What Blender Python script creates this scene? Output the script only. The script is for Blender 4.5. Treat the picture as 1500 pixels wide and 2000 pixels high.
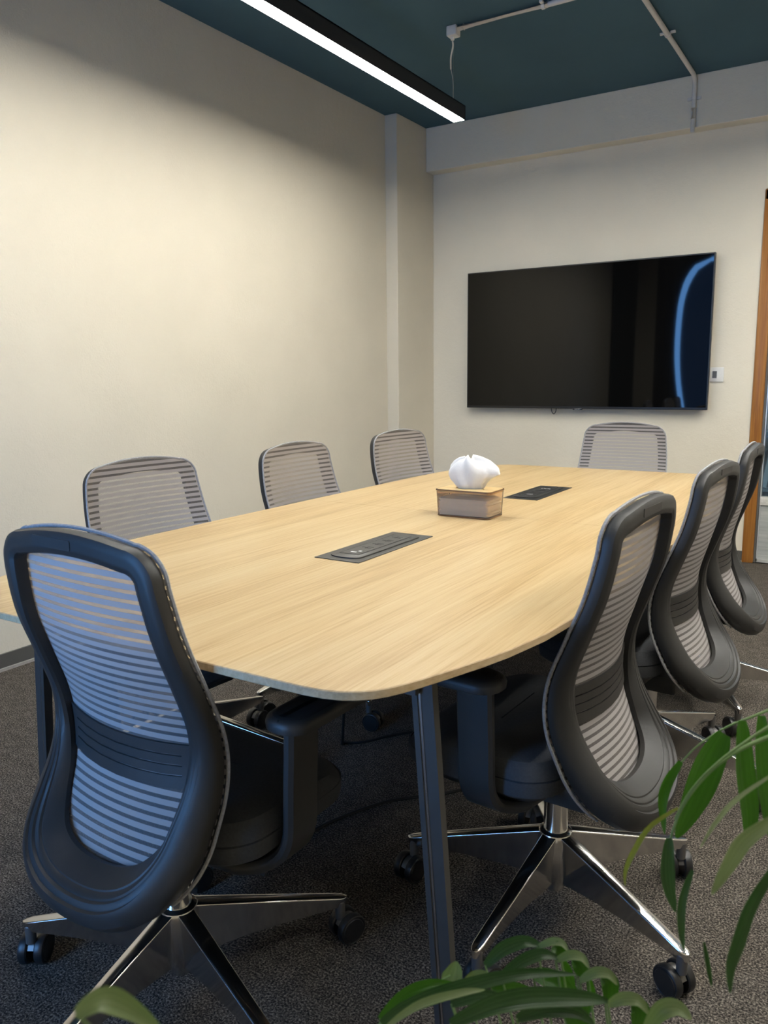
import bpy, bmesh, math, random
from mathutils import Vector, Matrix
random.seed(7)
S = bpy.context.scene
C = S.collection
PI = math.pi
for o in list(bpy.data.objects):
    bpy.data.objects.remove(o)

# ------------------------------------------------------------------ camera
F_PX, PITCH, ROLL, YAW = 1549.41, 0.16728, -0.01105, 0.56151
CAM = Vector((3.0143, -5.3711, 1.1776))
cp, sp = math.cos(PITCH), math.sin(PITCH)
fw = Vector((-math.sin(YAW)*cp, math.cos(YAW)*cp, -sp))
rt = Vector((math.cos(YAW), math.sin(YAW), 0))
up = rt.cross(fw)
cr, sr = math.cos(ROLL), math.sin(ROLL)
r2 = cr*rt + sr*up
u2 = -sr*rt + cr*up
cd = bpy.data.cameras.new('camera')
cam = bpy.data.objects.new('camera', cd)
C.objects.link(cam)
M = Matrix((r2, u2, -fw)).transposed().to_4x4()
M.translation = CAM
cam.matrix_world = M
cd.sensor_fit = 'AUTO'
cd.sensor_width = 36
cd.lens = F_PX/2000*36
cd.clip_start = 0.05
cd.dof.use_dof = True
cd.dof.focus_distance = 2.2
cd.dof.aperture_fstop = 9.0
S.camera = cam

# ------------------------------------------------------------------ world: blue daylight behind the rear window
w = bpy.data.worlds.new('world')
S.world = w
w.use_nodes = True
bg = w.node_tree.nodes['Background']
bg.inputs[0].default_value = (0.17, 0.45, 1.0, 1)
bg.inputs[1].default_value = WORLD_STRENGTH = 17.0
LAMP = 91.0            # radiance of the pendant diffusers
LAMP_RGB = (1.0, 0.975, 0.895)
S.view_settings.view_transform = 'Standard'
S.view_settings.look = 'None'
S.view_settings.gamma = 1
S.view_settings.exposure = 0.0
S.view_settings.use_curve_mapping = False

# window portal for the sky light (room opening in the rear wall)
WX0, WX1, WZ0, WZ1, RY = 0.48, 1.84, 0.25, 2.75, -6.05
pl = bpy.data.lights.new('window_portal', 'AREA')
pl.shape = 'RECTANGLE'; pl.size = WX1-WX0; pl.size_y = WZ1-WZ0
pl.cycles.is_portal = True
po = bpy.data.objects.new('window_portal', pl)
C.objects.link(po)
po.location = ((WX0+WX1)/2, RY-0.16, (WZ0+WZ1)/2)
po.rotation_euler = (PI/2, 0, 0)
po.rotation_euler = Vector((0, 1, 0)).to_track_quat('-Z', 'Y').to_euler()

# ------------------------------------------------------------------ helpers
def mat(name, rgb, rough=0.5, metal=0.0, spec=0.5, noise=0.0, nscale=40.0, bump=0.0, bscale=200.0):
    m = bpy.data.materials.new(name); m.use_nodes = True
    nt = m.node_tree; b = nt.nodes['Principled BSDF']
    b.inputs['Base Color'].default_value = (*rgb, 1)
    b.inputs['Roughness'].default_value = rough
    b.inputs['Metallic'].default_value = metal
    b.inputs['Specular IOR Level'].default_value = spec
    if noise or bump:
        tc = nt.nodes.new('ShaderNodeTexCoord')
    if noise:
        n = nt.nodes.new('ShaderNodeTexNoise'); n.inputs['Scale'].default_value = nscale; n.inputs['Detail'].default_value = 4
        nt.links.new(tc.outputs['Object'], n.inputs['Vector'])
        r = nt.nodes.new('ShaderNodeValToRGB')
        r.color_ramp.elements[0].position = 0.3; r.color_ramp.elements[1].position = 0.7
        r.color_ramp.elements[0].color = (*[c*(1-noise) for c in rgb], 1)
        r.color_ramp.elements[1].color = (*[min(1, c*(1+noise)) for c in rgb], 1)
        nt.links.new(n.outputs['Fac'], r.inputs['Fac'])
        nt.links.new(r.outputs['Color'], b.inputs['Base Color'])
    if bump:
        n2 = nt.nodes.new('ShaderNodeTexNoise'); n2.inputs['Scale'].default_value = bscale; n2.inputs['Detail'].default_value = 3
        nt.links.new(tc.outputs['Object'], n2.inputs['Vector'])
        bp = nt.nodes.new('ShaderNodeBump'); bp.inputs['Strength'].default_value = bump; bp.inputs['Distance'].default_value = 0.002
        nt.links.new(n2.outputs['Fac'], bp.inputs['Height'])
        nt.links.new(bp.outputs['Normal'], b.inputs['Normal'])
    return m

def link_mesh(name, me, m=None, parent=None, loc=(0, 0, 0), rot=(0, 0, 0)):
    o = bpy.data.objects.new(name, me); C.objects.link(o)
    if m and not me.materials: me.materials.append(m)
    o.location = loc; o.rotation_euler = rot
    if parent: o.parent = parent
    return o

def mesh_of(name, bm, smooth=True, angle=40):
    me = bpy.data.meshes.new(name)
    bmesh.ops.recalc_face_normals(bm, faces=bm.faces)
    bm.to_mesh(me); bm.free()
    if smooth:
        for p in me.polygons: p.use_smooth = True
        me.set_sharp_from_angle(angle=math.radians(angle))
    return me

def obj(name, bm, m, parent=None, loc=(0, 0, 0), rot=(0, 0, 0), smooth=True, angle=40):
    return link_mesh(name, mesh_of(name, bm, smooth, angle), m, parent, loc, rot)

def tag(o, label=None, cat=None, group=None, kind=None):
    if label: o['label'] = label
    if cat: o['category'] = cat
    if group: o['group'] = group
    if kind: o['kind'] = kind
    return o

def struct(o, label=None):
    o['kind'] = 'structure'
    if label: o['label'] = label
    return o

def empty(name, label, cat, loc=(0, 0, 0), rz=0, group=None):
    o = bpy.data.objects.new(name, None); C.objects.link(o)
    o.location = loc; o.rotation_euler = (0, 0, rz); o.empty_display_size = 0.1
    return tag(o, label, cat, group)

def box(bm, x0, x1, y0, y1, z0, z1, bev=0.0, seg=2):
    vs = [bm.verts.new((x, y, z)) for x in (x0, x1) for y in (y0, y1) for z in (z0, z1)]
    fs = [(0, 1, 3, 2), (4, 6, 7, 5), (0, 4, 5, 1), (2, 3, 7, 6), (0, 2, 6, 4), (1, 5, 7, 3)]
    faces = [bm.faces.new([vs[i] for i in f]) for f in fs]
    bmesh.ops.recalc_face_normals(bm, faces=faces)
    if bev:
        ed = list({e for f in faces for e in f.edges})
        bmesh.ops.bevel(bm, geom=ed, offset=bev, segments=seg, affect='EDGES', profile=0.5)

def box_bm(*a, **k):
    bm = bmesh.new(); box(bm, *a, **k); return bm

def frame_at(t):
    t = t.normalized()
    a = Vector((0, 0, 1)) if abs(t.z) < 0.9 else Vector((1, 0, 0))
    x = t.cross(a).normalized(); y = x.cross(t).normalized()
    return x, y

def tube(bm, pts, rad, n=8, cap=True):
    pts = [Vector(p) for p in pts]
    rings = []
    for i, p in enumerate(pts):
        t = (pts[min(i+1, len(pts)-1)]-pts[max(i-1, 0)])
        x, y = frame_at(t)
        if rings:      # keep the frame from flipping
            x = (px - t.normalized()*px.dot(t.normalized())).normalized(); y = t.normalized().cross(x)
        px = x
        r = rad[i] if isinstance(rad, (list, tuple)) else rad
        rings.append([bm.verts.new(p+x*r*math.cos(2*PI*k/n)+y*r*math.sin(2*PI*k/n)) for k in range(n)])
    loft(bm, rings, cap)

def loft(bm, rings, cap=True, closed=False):
    n = len(rings[0])
    m = len(rings)
    for i in range(m if closed else m-1):
        a, b = rings[i], rings[(i+1) % m]
        for k in range(n):
            bm.faces.new((a[k], a[(k+1) % n], b[(k+1) % n], b[k]))
    if cap and not closed:
        bm.faces.new(rings[0][::-1]); bm.faces.new(rings[-1])

def lathe(bm, prof, n=24, c=(0, 0, 0), axis='z'):
    rings = []
    for r, z in prof:
        rg = []
        for k in range(n):
            a = 2*PI*k/n
            q = (r*math.cos(a), r*math.sin(a), z) if axis == 'z' else (r*math.cos(a), z, r*math.sin(a))
            rg.append(bm.verts.new((c[0]+q[0], c[1]+q[1], c[2]+q[2])))
        rings.append(rg)
    loft(bm, rings)

def spline(tab, x):
    """monotone-ish Catmull-Rom through (x, y) pairs"""
    if x <= tab[0][0]: return tab[0][1]
    if x >= tab[-1][0]: return tab[-1][1]
    for i in range(len(tab)-1):
        if tab[i][0] <= x <= tab[i+1][0]:
            x0, y0 = tab[i]; x1, y1 = tab[i+1]
            h = x1-x0; t = (x-x0)/h
            m0 = (y1-tab[i-1][1])/(x1-tab[i-1][0]) if i else (y1-y0)/h
            m1 = (tab[i+2][1]-y0)/(tab[i+2][0]-x0) if i+2 < len(tab) else (y1-y0)/h
            return ((2*t**3-3*t*t+1)*y0+(t**3-2*t*t+t)*h*m0+(-2*t**3+3*t*t)*y1+(t**3-t*t)*h*m1)

def sstep(a, b, x):
    t = min(1, max(0, (x-a)/(b-a))); return t*t*(3-2*t)

def smooth_path(pts, n):
    """resample a polyline through a Catmull-Rom curve"""
    P = [Vector(p) for p in pts]
    out = []
    m = len(P)-1
    for i in range(n):
        s = i/(n-1)*m; k = min(int(s), m-1); t = s-k
        p0, p1, p2, p3 = P[max(k-1, 0)], P[k], P[k+1], P[min(k+2, m)]
        out.append(0.5*((2*p1)+(p2-p0)*t+(2*p0-5*p1+4*p2-p3)*t*t+(3*p1-p0-3*p2+p3)*t**3))
    return out

def rrect(hx, hy, r, n=6, cx=0, cy=0):
    out = []
    for (sx, sy, a0) in ((1, 1, 0), (-1, 1, PI/2), (-1, -1, PI), (1, -1, 1.5*PI)):
        for k in range(n+1):
            a = a0+PI/2*k/n
            out.append((cx+sx*(hx-r)+r*math.cos(a), cy+sy*(hy-r)+r*math.sin(a)))
    return out

def prism(bm, poly, z0, z1):
    loft(bm, [[bm.verts.new((x, y, z)) for x, y in poly] for z in (z0, z1)])
# ------------------------------------------------------------------ materials
def wall_mat(name, rgb):
    m = mat(name, rgb, 0.85, spec=0.2, noise=0.025, nscale=3)
    nt = m.node_tree; b = nt.nodes['Principled BSDF']
    tc = nt.nodes.new('ShaderNodeTexCoord')
    n = nt.nodes.new('ShaderNodeTexNoise'); n.inputs['Scale'].default_value = 110; n.inputs['Detail'].default_value = 5; n.inputs['Roughness'].default_value = 0.65
    v = nt.nodes.new('ShaderNodeTexNoise'); v.inputs['Scale'].default_value = 28; v.inputs['Detail'].default_value = 2
    ad = nt.nodes.new('ShaderNodeMath'); ad.operation = 'ADD'
    nt.links.new(tc.outputs['Object'], n.inputs['Vector']); nt.links.new(tc.outputs['Object'], v.inputs['Vector'])
    nt.links.new(n.outputs['Fac'], ad.inputs[0]); nt.links.new(v.outputs['Fac'], ad.inputs[1])
    bp = nt.nodes.new('ShaderNodeBump'); bp.inputs['Strength'].default_value = 0.35; bp.inputs['Distance'].default_value = 0.004
    nt.links.new(ad.outputs[0], bp.inputs['Height']); nt.links.new(bp.outputs['Normal'], b.inputs['Normal'])
    return m

def carpet_mat():
    m = mat('carpet', (0.08, 0.07, 0.06), 0.95, spec=0.1)
    nt = m.node_tree; b = nt.nodes['Principled BSDF']
    tc = nt.nodes.new('ShaderNodeTexCoord')
    n = nt.nodes.new('ShaderNodeTexNoise'); n.inputs['Scale'].default_value = 230; n.inputs['Detail'].default_value = 3; n.inputs['Roughness'].default_value = 0.7
    n2 = nt.nodes.new('ShaderNodeTexNoise'); n2.inputs['Scale'].default_value = 30; n2.inputs['Detail'].default_value = 3
    nt.links.new(tc.outputs['Object'], n.inputs['Vector']); nt.links.new(tc.outputs['Object'], n2.inputs['Vector'])
    mx = nt.nodes.new('ShaderNodeMath'); mx.operation = 'MULTIPLY_ADD'; mx.inputs[1].default_value = 0.12
    nt.links.new(n2.outputs['Fac'], mx.inputs[0]); nt.links.new(n.outputs['Fac'], mx.inputs[2])
    r = nt.nodes.new('ShaderNodeValToRGB'); cr = r.color_ramp
    cr.elements[0].position = 0.42; cr.elements[0].color = (0.010, 0.009, 0.008, 1)
    cr.elements[1].position = 0.76; cr.elements[1].color = (0.34, 0.298, 0.25, 1)
    e = cr.elements.new(0.56); e.color = (0.075, 0.065, 0.056, 1)
    nt.links.new(mx.outputs[0], r.inputs['Fac']); nt.links.new(r.outputs['Color'], b.inputs['Base Color'])
    bp = nt.nodes.new('ShaderNodeBump'); bp.inputs['Strength'].default_value = 0.6; bp.inputs['Distance'].default_value = 0.006
    nt.links.new(n.outputs['Fac'], bp.inputs['Height']); nt.links.new(bp.outputs['Normal'], b.inputs['Normal'])
    return m

def wood_mat(name, dark, mid, light, axis='y', rough=0.42, fine=1.0):
    m = mat(name, mid, rough, spec=0.35)
    nt = m.node_tree; b = nt.nodes['Principled BSDF']
    tc = nt.nodes.new('ShaderNodeTexCoord')
    def noise(sx, sl, det, dist=0.0):
        mp = nt.nodes.new('ShaderNodeMapping')
        sc = {'y': (sx, sl, sx), 'x': (sl, sx, sx), 'z': (sx, sx, sl)}[axis]
        mp.inputs['Scale'].default_value = sc
        n = nt.nodes.new('ShaderNodeTexNoise'); n.inputs['Scale'].default_value = 1; n.inputs['Detail'].default_value = det
        n.inputs['Distortion'].default_value = dist
        nt.links.new(tc.outputs['Object'], mp.inputs['Vector']); nt.links.new(mp.outputs['Vector'], n.inputs['Vector'])
        return n.outputs['Fac']
    a = noise(16, 0.9, 4, 0.6); c = noise(130*fine, 3.0, 4, 0.3); d = noise(330*fine, 9.0, 2)
    def madd(x, k, y):
        q = nt.nodes.new('ShaderNodeMath'); q.operation = 'MULTIPLY_ADD'; q.inputs[1].default_value = k
        nt.links.new(x, q.inputs[0])
        if isinstance(y, float): q.inputs[2].default_value = y
        else: nt.links.new(y, q.inputs[2])
        return q.outputs[0]
    s = madd(a, 0.42, madd(c, 0.36, madd(d, 0.22, 0.0)))
    r = nt.nodes.new('ShaderNodeValToRGB'); cr = r.color_ramp
    cr.elements[0].position = 0.36; cr.elements[0].color = (*dark, 1)
    cr.elements[1].position = 0.62; cr.elements[1].color = (*light, 1)
    e = cr.elements.new(0.49); e.color = (*mid, 1)
    nt.links.new(s, r.inputs['Fac']); nt.links.new(r.outputs['Color'], b.inputs['Base Color'])
    return m

def fabric_mat():
    """striped see-through back mesh; UV.y is metres along the back, UV.x metres across"""
    m = bpy.data.materials.new('striped_mesh_fabric'); m.use_nodes = True
    nt = m.node_tree; b = nt.nodes['Principled BSDF']; out = nt.nodes['Material Output']
    b.inputs['Roughness'].default_value = 0.75; b.inputs['Specular IOR Level'].default_value = 0.25
    uv = nt.nodes.new('ShaderNodeUVMap'); uv.uv_map = 'UVMap'
    sx = nt.nodes.new('ShaderNodeSeparateXYZ'); nt.links.new(uv.outputs[0], sx.inputs[0])
    def math_(op, a, bb=None, cc=None):
        q = nt.nodes.new('ShaderNodeMath'); q.operation = op
        for i, v in enumerate((a, bb, cc)):
            if v is None: continue
            if isinstance(v, (int, float)): q.inputs[i].default_value = v
            else: nt.links.new(v, q.inputs[i])
        return q.outputs[0]
    P = 0.0166
    fr = math_('FRACT', math_('DIVIDE', sx.outputs['Y'], P))
    d = math_('ABSOLUTE', math_('SUBTRACT', fr, 0.5))
    dense = nt.nodes.new('ShaderNodeMapRange'); dense.interpolation_type = 'SMOOTHSTEP'
    dense.inputs['From Min'].default_value = 0.33; dense.inputs['From Max'].default_value = 0.27
    nt.links.new(d, dense.inputs['Value'])
    # fine weave: diagonal holes in the sheer bands
    w1 = math_('SINE', math_('MULTIPLY', math_('ADD', sx.outputs['X'], math_('MULTIPLY', sx.outputs['Y'], 0.5)), 2*PI/0.0028))
    hole = math_('MULTIPLY_ADD', w1, 0.22, 0.47)
    alpha = nt.nodes.new('ShaderNodeMix'); alpha.data_type = 'FLOAT'
    nt.links.new(dense.outputs[0], alpha.inputs[0]); nt.links.new(hole, alpha.inputs[2]); alpha.inputs[3].default_value = 0.95
    col = nt.nodes.new('ShaderNodeMix'); col.data_type = 'RGBA'
    nt.links.new(dense.outputs[0], col.inputs[0])
    col.inputs[6].default_value = (0.20, 0.182, 0.177, 1); col.inputs[7].default_value = (0.35, 0.327, 0.322, 1)
    nt.links.new(col.outputs[2], b.inputs['Base Color'])
    tl = nt.nodes.new('ShaderNodeBsdfTranslucent'); nt.links.new(col.outputs[2], tl.inputs['Color'])
    mt = nt.nodes.new('ShaderNodeMixShader'); mt.inputs[0].default_value = 0.10
    nt.links.new(b.outputs[0], mt.inputs[1]); nt.links.new(tl.outputs[0], mt.inputs[2])
    tr = nt.nodes.new('ShaderNodeBsdfTransparent')
    # threads close up when the cloth is seen at a slant
    ge = nt.nodes.new('ShaderNodeNewGeometry'); dt = nt.nodes.new('ShaderNodeVectorMath'); dt.operation = 'DOT_PRODUCT'
    nt.links.new(ge.outputs['Normal'], dt.inputs[0]); nt.links.new(ge.outputs['Incoming'], dt.inputs[1])
    cs = math_('MAXIMUM', math_('ABSOLUTE', dt.outputs['Value']), 0.2)
    cover = math_('SUBTRACT', 1.0, math_('POWER', math_('SUBTRACT', 1.0, alpha.outputs[0]), math_('DIVIDE', 0.85, cs)))
    mx = nt.nodes.new('ShaderNodeMixShader')
    nt.links.new(cover, mx.inputs[0]); nt.links.new(tr.outputs[0], mx.inputs[1]); nt.links.new(mt.outputs[0], mx.inputs[2])
    nt.links.new(mx.outputs[0], out.inputs['Surface'])
    return m

def clear_mat(name, rgb, tint_amount, rough=0.05, ior=1.5):
    """thin clear sheet: tinted transparency under a fresnel gloss"""
    m = bpy.data.materials.new(name); m.use_nodes = True
    nt = m.node_tree; nt.nodes.remove(nt.nodes['Principled BSDF']); out = nt.nodes['Material Output']
    tr = nt.nodes.new('ShaderNodeBsdfTransparent'); tr.inputs[0].default_value = (*rgb, 1)
    df = nt.nodes.new('ShaderNodeBsdfDiffuse'); df.inputs[0].default_value = (*rgb, 1)
    m1 = nt.nodes.new('ShaderNodeMixShader'); m1.inputs[0].default_value = tint_amount
    nt.links.new(tr.outputs[0], m1.inputs[1]); nt.links.new(df.outputs[0], m1.inputs[2])
    gl = nt.nodes.new('ShaderNodeBsdfGlossy'); gl.inputs['Roughness'].default_value = rough
    fz = nt.nodes.new('ShaderNodeFresnel'); fz.inputs[0].default_value = ior
    m2 = nt.nodes.new('ShaderNodeMixShader')
    nt.links.new(fz.outputs[0], m2.inputs[0]); nt.links.new(m1.outputs[0], m2.inputs[1]); nt.links.new(gl.outputs[0], m2.inputs[2])
    nt.links.new(m2.outputs[0], out.inputs['Surface'])
    return m

def emit_mat(name, rgb, s):
    m = bpy.data.materials.new(name); m.use_nodes = True
    b = m.node_tree.nodes['Principled BSDF']
    b.inputs['Base Color'].default_value = (0.8, 0.8, 0.8, 1)
    b.inputs['Emission Color'].default_value = (*rgb, 1); b.inputs['Emission Strength'].default_value = s
    return m

def leaf_mat(name, rgb, vein, trans):
    """leaf with fine lengthwise veins (UV.x runs across the blade)"""
    m = mat(name, rgb, 0.34, spec=0.5)
    nt = m.node_tree; b = nt.nodes['Principled BSDF']; out = nt.nodes['Material Output']
    uv = nt.nodes.new('ShaderNodeUVMap'); uv.uv_map = 'UVMap'
    mp = nt.nodes.new('ShaderNodeMapping'); mp.inputs['Scale'].default_value = (9, 0.7, 1)
    nt.links.new(uv.outputs[0], mp.inputs['Vector'])
    n = nt.nodes.new('ShaderNodeTexNoise'); n.inputs['Scale'].default_value = 1; n.inputs['Detail'].default_value = 3
    nt.links.new(mp.outputs[0], n.inputs['Vector'])
    r = nt.nodes.new('ShaderNodeValToRGB')
    r.color_ramp.elements[0].position = 0.38; r.color_ramp.elements[0].color = (*rgb, 1)
    r.color_ramp.elements[1].position = 0.66; r.color_ramp.elements[1].color = (*vein, 1)
    nt.links.new(n.outputs['Fac'], r.inputs['Fac']); nt.links.new(r.outputs['Color'], b.inputs['Base Color'])
    bp = nt.nodes.new('ShaderNodeBump'); bp.inputs['Strength'].default_value = 0.5; bp.inputs['Distance'].default_value = 0.002
    nt.links.new(n.outputs['Fac'], bp.inputs['Height']); nt.links.new(bp.outputs['Normal'], b.inputs['Normal'])
    tl = nt.nodes.new('ShaderNodeBsdfTranslucent'); tl.inputs[0].default_value = (*trans, 1)
    mx = nt.nodes.new('ShaderNodeMixShader'); mx.inputs[0].default_value = 0.35
    nt.links.new(b.outputs[0], mx.inputs[1]); nt.links.new(tl.outputs[0], mx.inputs[2]); nt.links.new(mx.outputs[0], out.inputs['Surface'])
    return m

WALL = wall_mat('wall_textured_paint', (0.645, 0.59, 0.485))
WALLB = wall_mat('wallpaper_lightened', (0.74, 0.685, 0.575))  # WALL tone lightened to stand in for bounce light on screen wall and beam
CEIL = mat('teal_ceiling_paint', (0.058, 0.118, 0.155), 0.8, spec=0.2, noise=0.06, nscale=2)
CARPET = carpet_mat()
OAK = wood_mat('light_oak_laminate', (0.385, 0.255, 0.115), (0.505, 0.362, 0.185), (0.565, 0.435, 0.245), 'y', 0.38)
OAKEDGE = wood_mat('oak_edge_band', (0.40, 0.29, 0.16), (0.50, 0.37, 0.22), (0.58, 0.45, 0.28), 'y', 0.5)
BAMBOO = wood_mat('bamboo', (0.60, 0.42, 0.18), (0.72, 0.53, 0.26), (0.80, 0.62, 0.34), 'x', 0.45)
TEAK = wood_mat('orange_wood', (0.22, 0.085, 0.02), (0.33, 0.135, 0.03), (0.40, 0.18, 0.045), 'z', 0.35)
SKIRT = mat('grey_vinyl_skirting', (0.085, 0.082, 0.075), 0.6, noise=0.05, nscale=8)
STRIP = mat('pale_carpet_edge_strip', (0.34, 0.32, 0.29), 0.7, noise=0.1, nscale=60)
PLASTIC = mat('charcoal_plastic', (0.028, 0.0275, 0.027), 0.45, spec=0.4, noise=0.04, nscale=30, bump=0.15, bscale=900)
PLASTIC2 = mat('charcoal_lumbar_plastic', (0.033, 0.031, 0.030), 0.5, spec=0.4, noise=0.05, nscale=40)
PADTOP = mat('black_arm_pad', (0.010, 0.010, 0.011), 0.55, noise=0.1, nscale=60)
SEAT = mat('dark_grey_seat_cloth', (0.050, 0.053, 0.058), 0.85, spec=0.2, noise=0.12, nscale=220, bump=0.3, bscale=700)
PIPING = mat('grey_mesh_edging', (0.27, 0.27, 0.28), 0.7, noise=0.2, nscale=200)
CHROME = mat('polished_aluminium', (0.72, 0.71, 0.69), 0.15, metal=1.0, noise=0.02, nscale=8)
CASTER = mat('black_caster_nylon', (0.014, 0.014, 0.015), 0.38, noise=0.1, nscale=40)
CASTERRIM = mat('dark_caster_tread', (0.045, 0.045, 0.045), 0.55, noise=0.1, nscale=60)
STEM = mat('grey_caster_stem', (0.16, 0.155, 0.15), 0.4, metal=0.6, noise=0.05, nscale=60)
FABRIC = fabric_mat()
LEGMETAL = mat('dark_grey_powder_coat', (0.042, 0.040, 0.037), 0.5, spec=0.5, noise=0.05, nscale=50)
LEGGROOVE = mat('bright_leg_insert', (0.55, 0.56, 0.58), 0.22, metal=1.0, noise=0.03, nscale=30)
OUTLET = mat('graphite_outlet_plate', (0.060, 0.058, 0.053), 0.42, metal=0.35, noise=0.04, nscale=80)
OUTLETB = mat('black_outlet_plate', (0.018, 0.018, 0.018), 0.4, noise=0.05, nscale=80)
BLACK = mat('black_slot', (0.006, 0.006, 0.006), 0.6, noise=0.1, nscale=90)
WHITEPRINT = mat('white_print', (0.75, 0.75, 0.75), 0.6, noise=0.03, nscale=90)
TVSCREEN = mat('black_glossy_screen', (0.003, 0.003, 0.003), 0.03, spec=0.32, noise=0.05, nscale=1)
TVBEZEL = mat('black_tv_bezel', (0.008, 0.008, 0.008), 0.35, noise=0.05, nscale=40)
WHITE = mat('white_plastic', (0.72, 0.71, 0.69), 0.4, noise=0.02, nscale=40)
PIPEW = mat('white_pvc_conduit', (0.66, 0.63, 0.60), 0.45, noise=0.04, nscale=30)
STEEL = mat('steel_wire', (0.55, 0.55, 0.54), 0.3, metal=1.0, noise=0.03, nscale=90)
HOUSING = mat('black_pendant_housing', (0.020, 0.018, 0.018), 0.45, noise=0.05, nscale=20)
GLOW = emit_mat('led_diffuser', LAMP_RGB, LAMP)
CABLE = mat('black_cable_rubber', (0.008, 0.008, 0.008), 0.5, noise=0.1, nscale=90)
TISSUE = mat('white_tissue_paper', (0.74, 0.73, 0.72), 0.9, spec=0.1, noise=0.02, nscale=30, bump=0.25, bscale=120)
AMBER = clear_mat('amber_acrylic', (0.92, 0.79, 0.65), 0.08, 0.03, 1.35)
AMBEREDGE = mat('amber_acrylic_rim', (0.16, 0.085, 0.045), 0.2, noise=0.1, nscale=40)
GLASS = clear_mat('door_glass', (0.86, 0.93, 0.96), 0.03, 0.02)
WGLASS = clear_mat('window_glass', (0.92, 0.96, 0.98), 0.02, 0.02)
# ------------------------------------------------------------------ room shell
H = 2.922; XR = 5.6; DX0, DX1, DH = 2.318, 3.32, 2.25
PX, PY, BD, BZ = 0.0943, -0.5173, 0.1133, 2.6274
struct(obj('floor', box_bm(-0.15, XR+0.15, RY-0.15, 2.6, -0.1, 0), CARPET, smooth=False), 'dark grey-brown speckled carpet floor')
struct(obj('ceiling', box_bm(-0.15, XR+0.15, RY-0.15, 0.12, H, H+0.12), CEIL, smooth=False), 'dark teal painted ceiling')
struct(obj('wall_left', box_bm(-0.15, 0, RY-0.15, 0.12, 0, H), WALL, smooth=False), 'pale beige textured wall beside the table')
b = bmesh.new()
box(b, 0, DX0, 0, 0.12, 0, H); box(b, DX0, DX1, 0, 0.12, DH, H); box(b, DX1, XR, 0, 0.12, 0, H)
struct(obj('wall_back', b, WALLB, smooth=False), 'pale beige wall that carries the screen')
struct(obj('wall_right', box_bm(XR, XR+0.15, RY-0.15, 0.12, 0, H), WALL, smooth=False), 'pale beige wall outside the frame')
b = bmesh.new()
box(b, 0, WX0, RY-0.15, RY, 0, H); box(b, WX1, XR, RY-0.15, RY, 0, H)
box(b, WX0, WX1, RY-0.15, RY, 0, WZ0); box(b, WX0, WX1, RY-0.15, RY, WZ1, H)
struct(obj('wall_rear', b, WALL, smooth=False), 'wall behind the viewer with a daylight window')
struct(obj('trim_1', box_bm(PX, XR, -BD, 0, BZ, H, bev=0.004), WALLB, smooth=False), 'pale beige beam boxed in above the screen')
struct(obj('trim_2', box_bm(0, PX, PY, 0, 0, H, bev=0.004), WALL, smooth=False), 'pale beige pilaster in the far corner')
def skirting(name, x0, x1, y0, y1, label):
    o = struct(obj(name, box_bm(x0, x1, y0, y1, 0.012, 0.072, bev=0.002, seg=1), SKIRT, smooth=False), label)
    return o
sk = skirting('baseboard_left', 0, 0.008, RY, PY, 'dark grey skirting along the left wall')
obj('edge_strip', box_bm(0, 0.016, RY, PY, 0, 0.012), STRIP, sk, smooth=False)
sk = skirting('baseboard_back', PX, DX0, -0.008, 0, 'dark grey skirting under the screen wall')
obj('edge_strip', box_bm(PX, DX0, -0.016, 0, 0, 0.012), STRIP, sk, smooth=False)
skirting('baseboard_corner', PX, PX+0.008, PY, -0.008, 'dark grey skirting on the pilaster')

DARKP = mat('added_panel_felt', (0.016, 0.024, 0.028), 0.9, spec=0.1, noise=.15, nscale=60)  # unseen panel, added to darken part of the television's reflection
struct(obj('added_dark_panel', box_bm(0, 0.03, RY, -5.00, 0.075, H, bev=0.004), DARKP, smooth=False), 'added dark panel on the left wall behind the viewer')
# rear window: outside sky behind glass, with an added blue screen dimming all but a bright bowed gap
wn = struct(obj('window_1', bmesh.new(), WHITE), 'daylight window behind the viewer')
b = bmesh.new()
for (x0, x1, z0, z1) in ((WX0, WX0+0.03, WZ0, WZ1), (WX1-0.03, WX1, WZ0, WZ1), (WX0, WX1, WZ0, WZ0+0.03), (WX0, WX1, WZ1-0.03, WZ1)):
    box(b, x0, x1, RY-0.12, RY-0.06, z0, z1)
obj('window_frame', b, WHITE, wn, smooth=False)
b = bmesh.new(); vs = [b.verts.new(q) for q in ((WX0, RY-0.09, WZ0), (WX1, RY-0.09, WZ0), (WX1, RY-0.09, WZ1), (WX0, RY-0.09, WZ1))]; b.faces.new(vs)
obj('window_pane', b, WGLASS, wn, smooth=False)
XC = [(.25, .76), (.75, .656), (1.12, .591), (1.53, .560), (2.06, .573), (2.30, .615), (2.44, .670), (2.55, .735), (2.63, .820), (2.66, .92), (2.67, 1.05)]
b = bmesh.new()      # unseen dark curtain, added and curved to shape the arc reflected in the television
rows = []
for k in range(33):
    z = .22+(2.665-.22)*k/32
    rows.append([b.verts.new((x, RY+.012+.012*math.sin(40*x), z)) for x in [.30+(spline(XC, z)-.30)*j/10 for j in range(11)]])
top = [b.verts.new((v.co.x, v.co.y, 2.80)) for v in rows[-1]]
rows.append(top)
for a, c in zip(rows, rows[1:]):
    for j in range(10): b.faces.new((a[j], a[j+1], c[j+1], c[j]))
q = [b.verts.new(v) for v in ((rows[-2][-1].co.x, RY+.014, 2.672), (WX1+.05, RY+.014, 2.672), (WX1+.05, RY+.014, 2.80), (rows[-2][-1].co.x, RY+.014, 2.80))]
b.faces.new(q)
obj('added_curtain', b, mat('added_curtain_cloth', (0.012, 0.012, 0.013), 0.95, spec=0.1, noise=.1), wn)
b = bmesh.new(); rows = []
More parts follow.
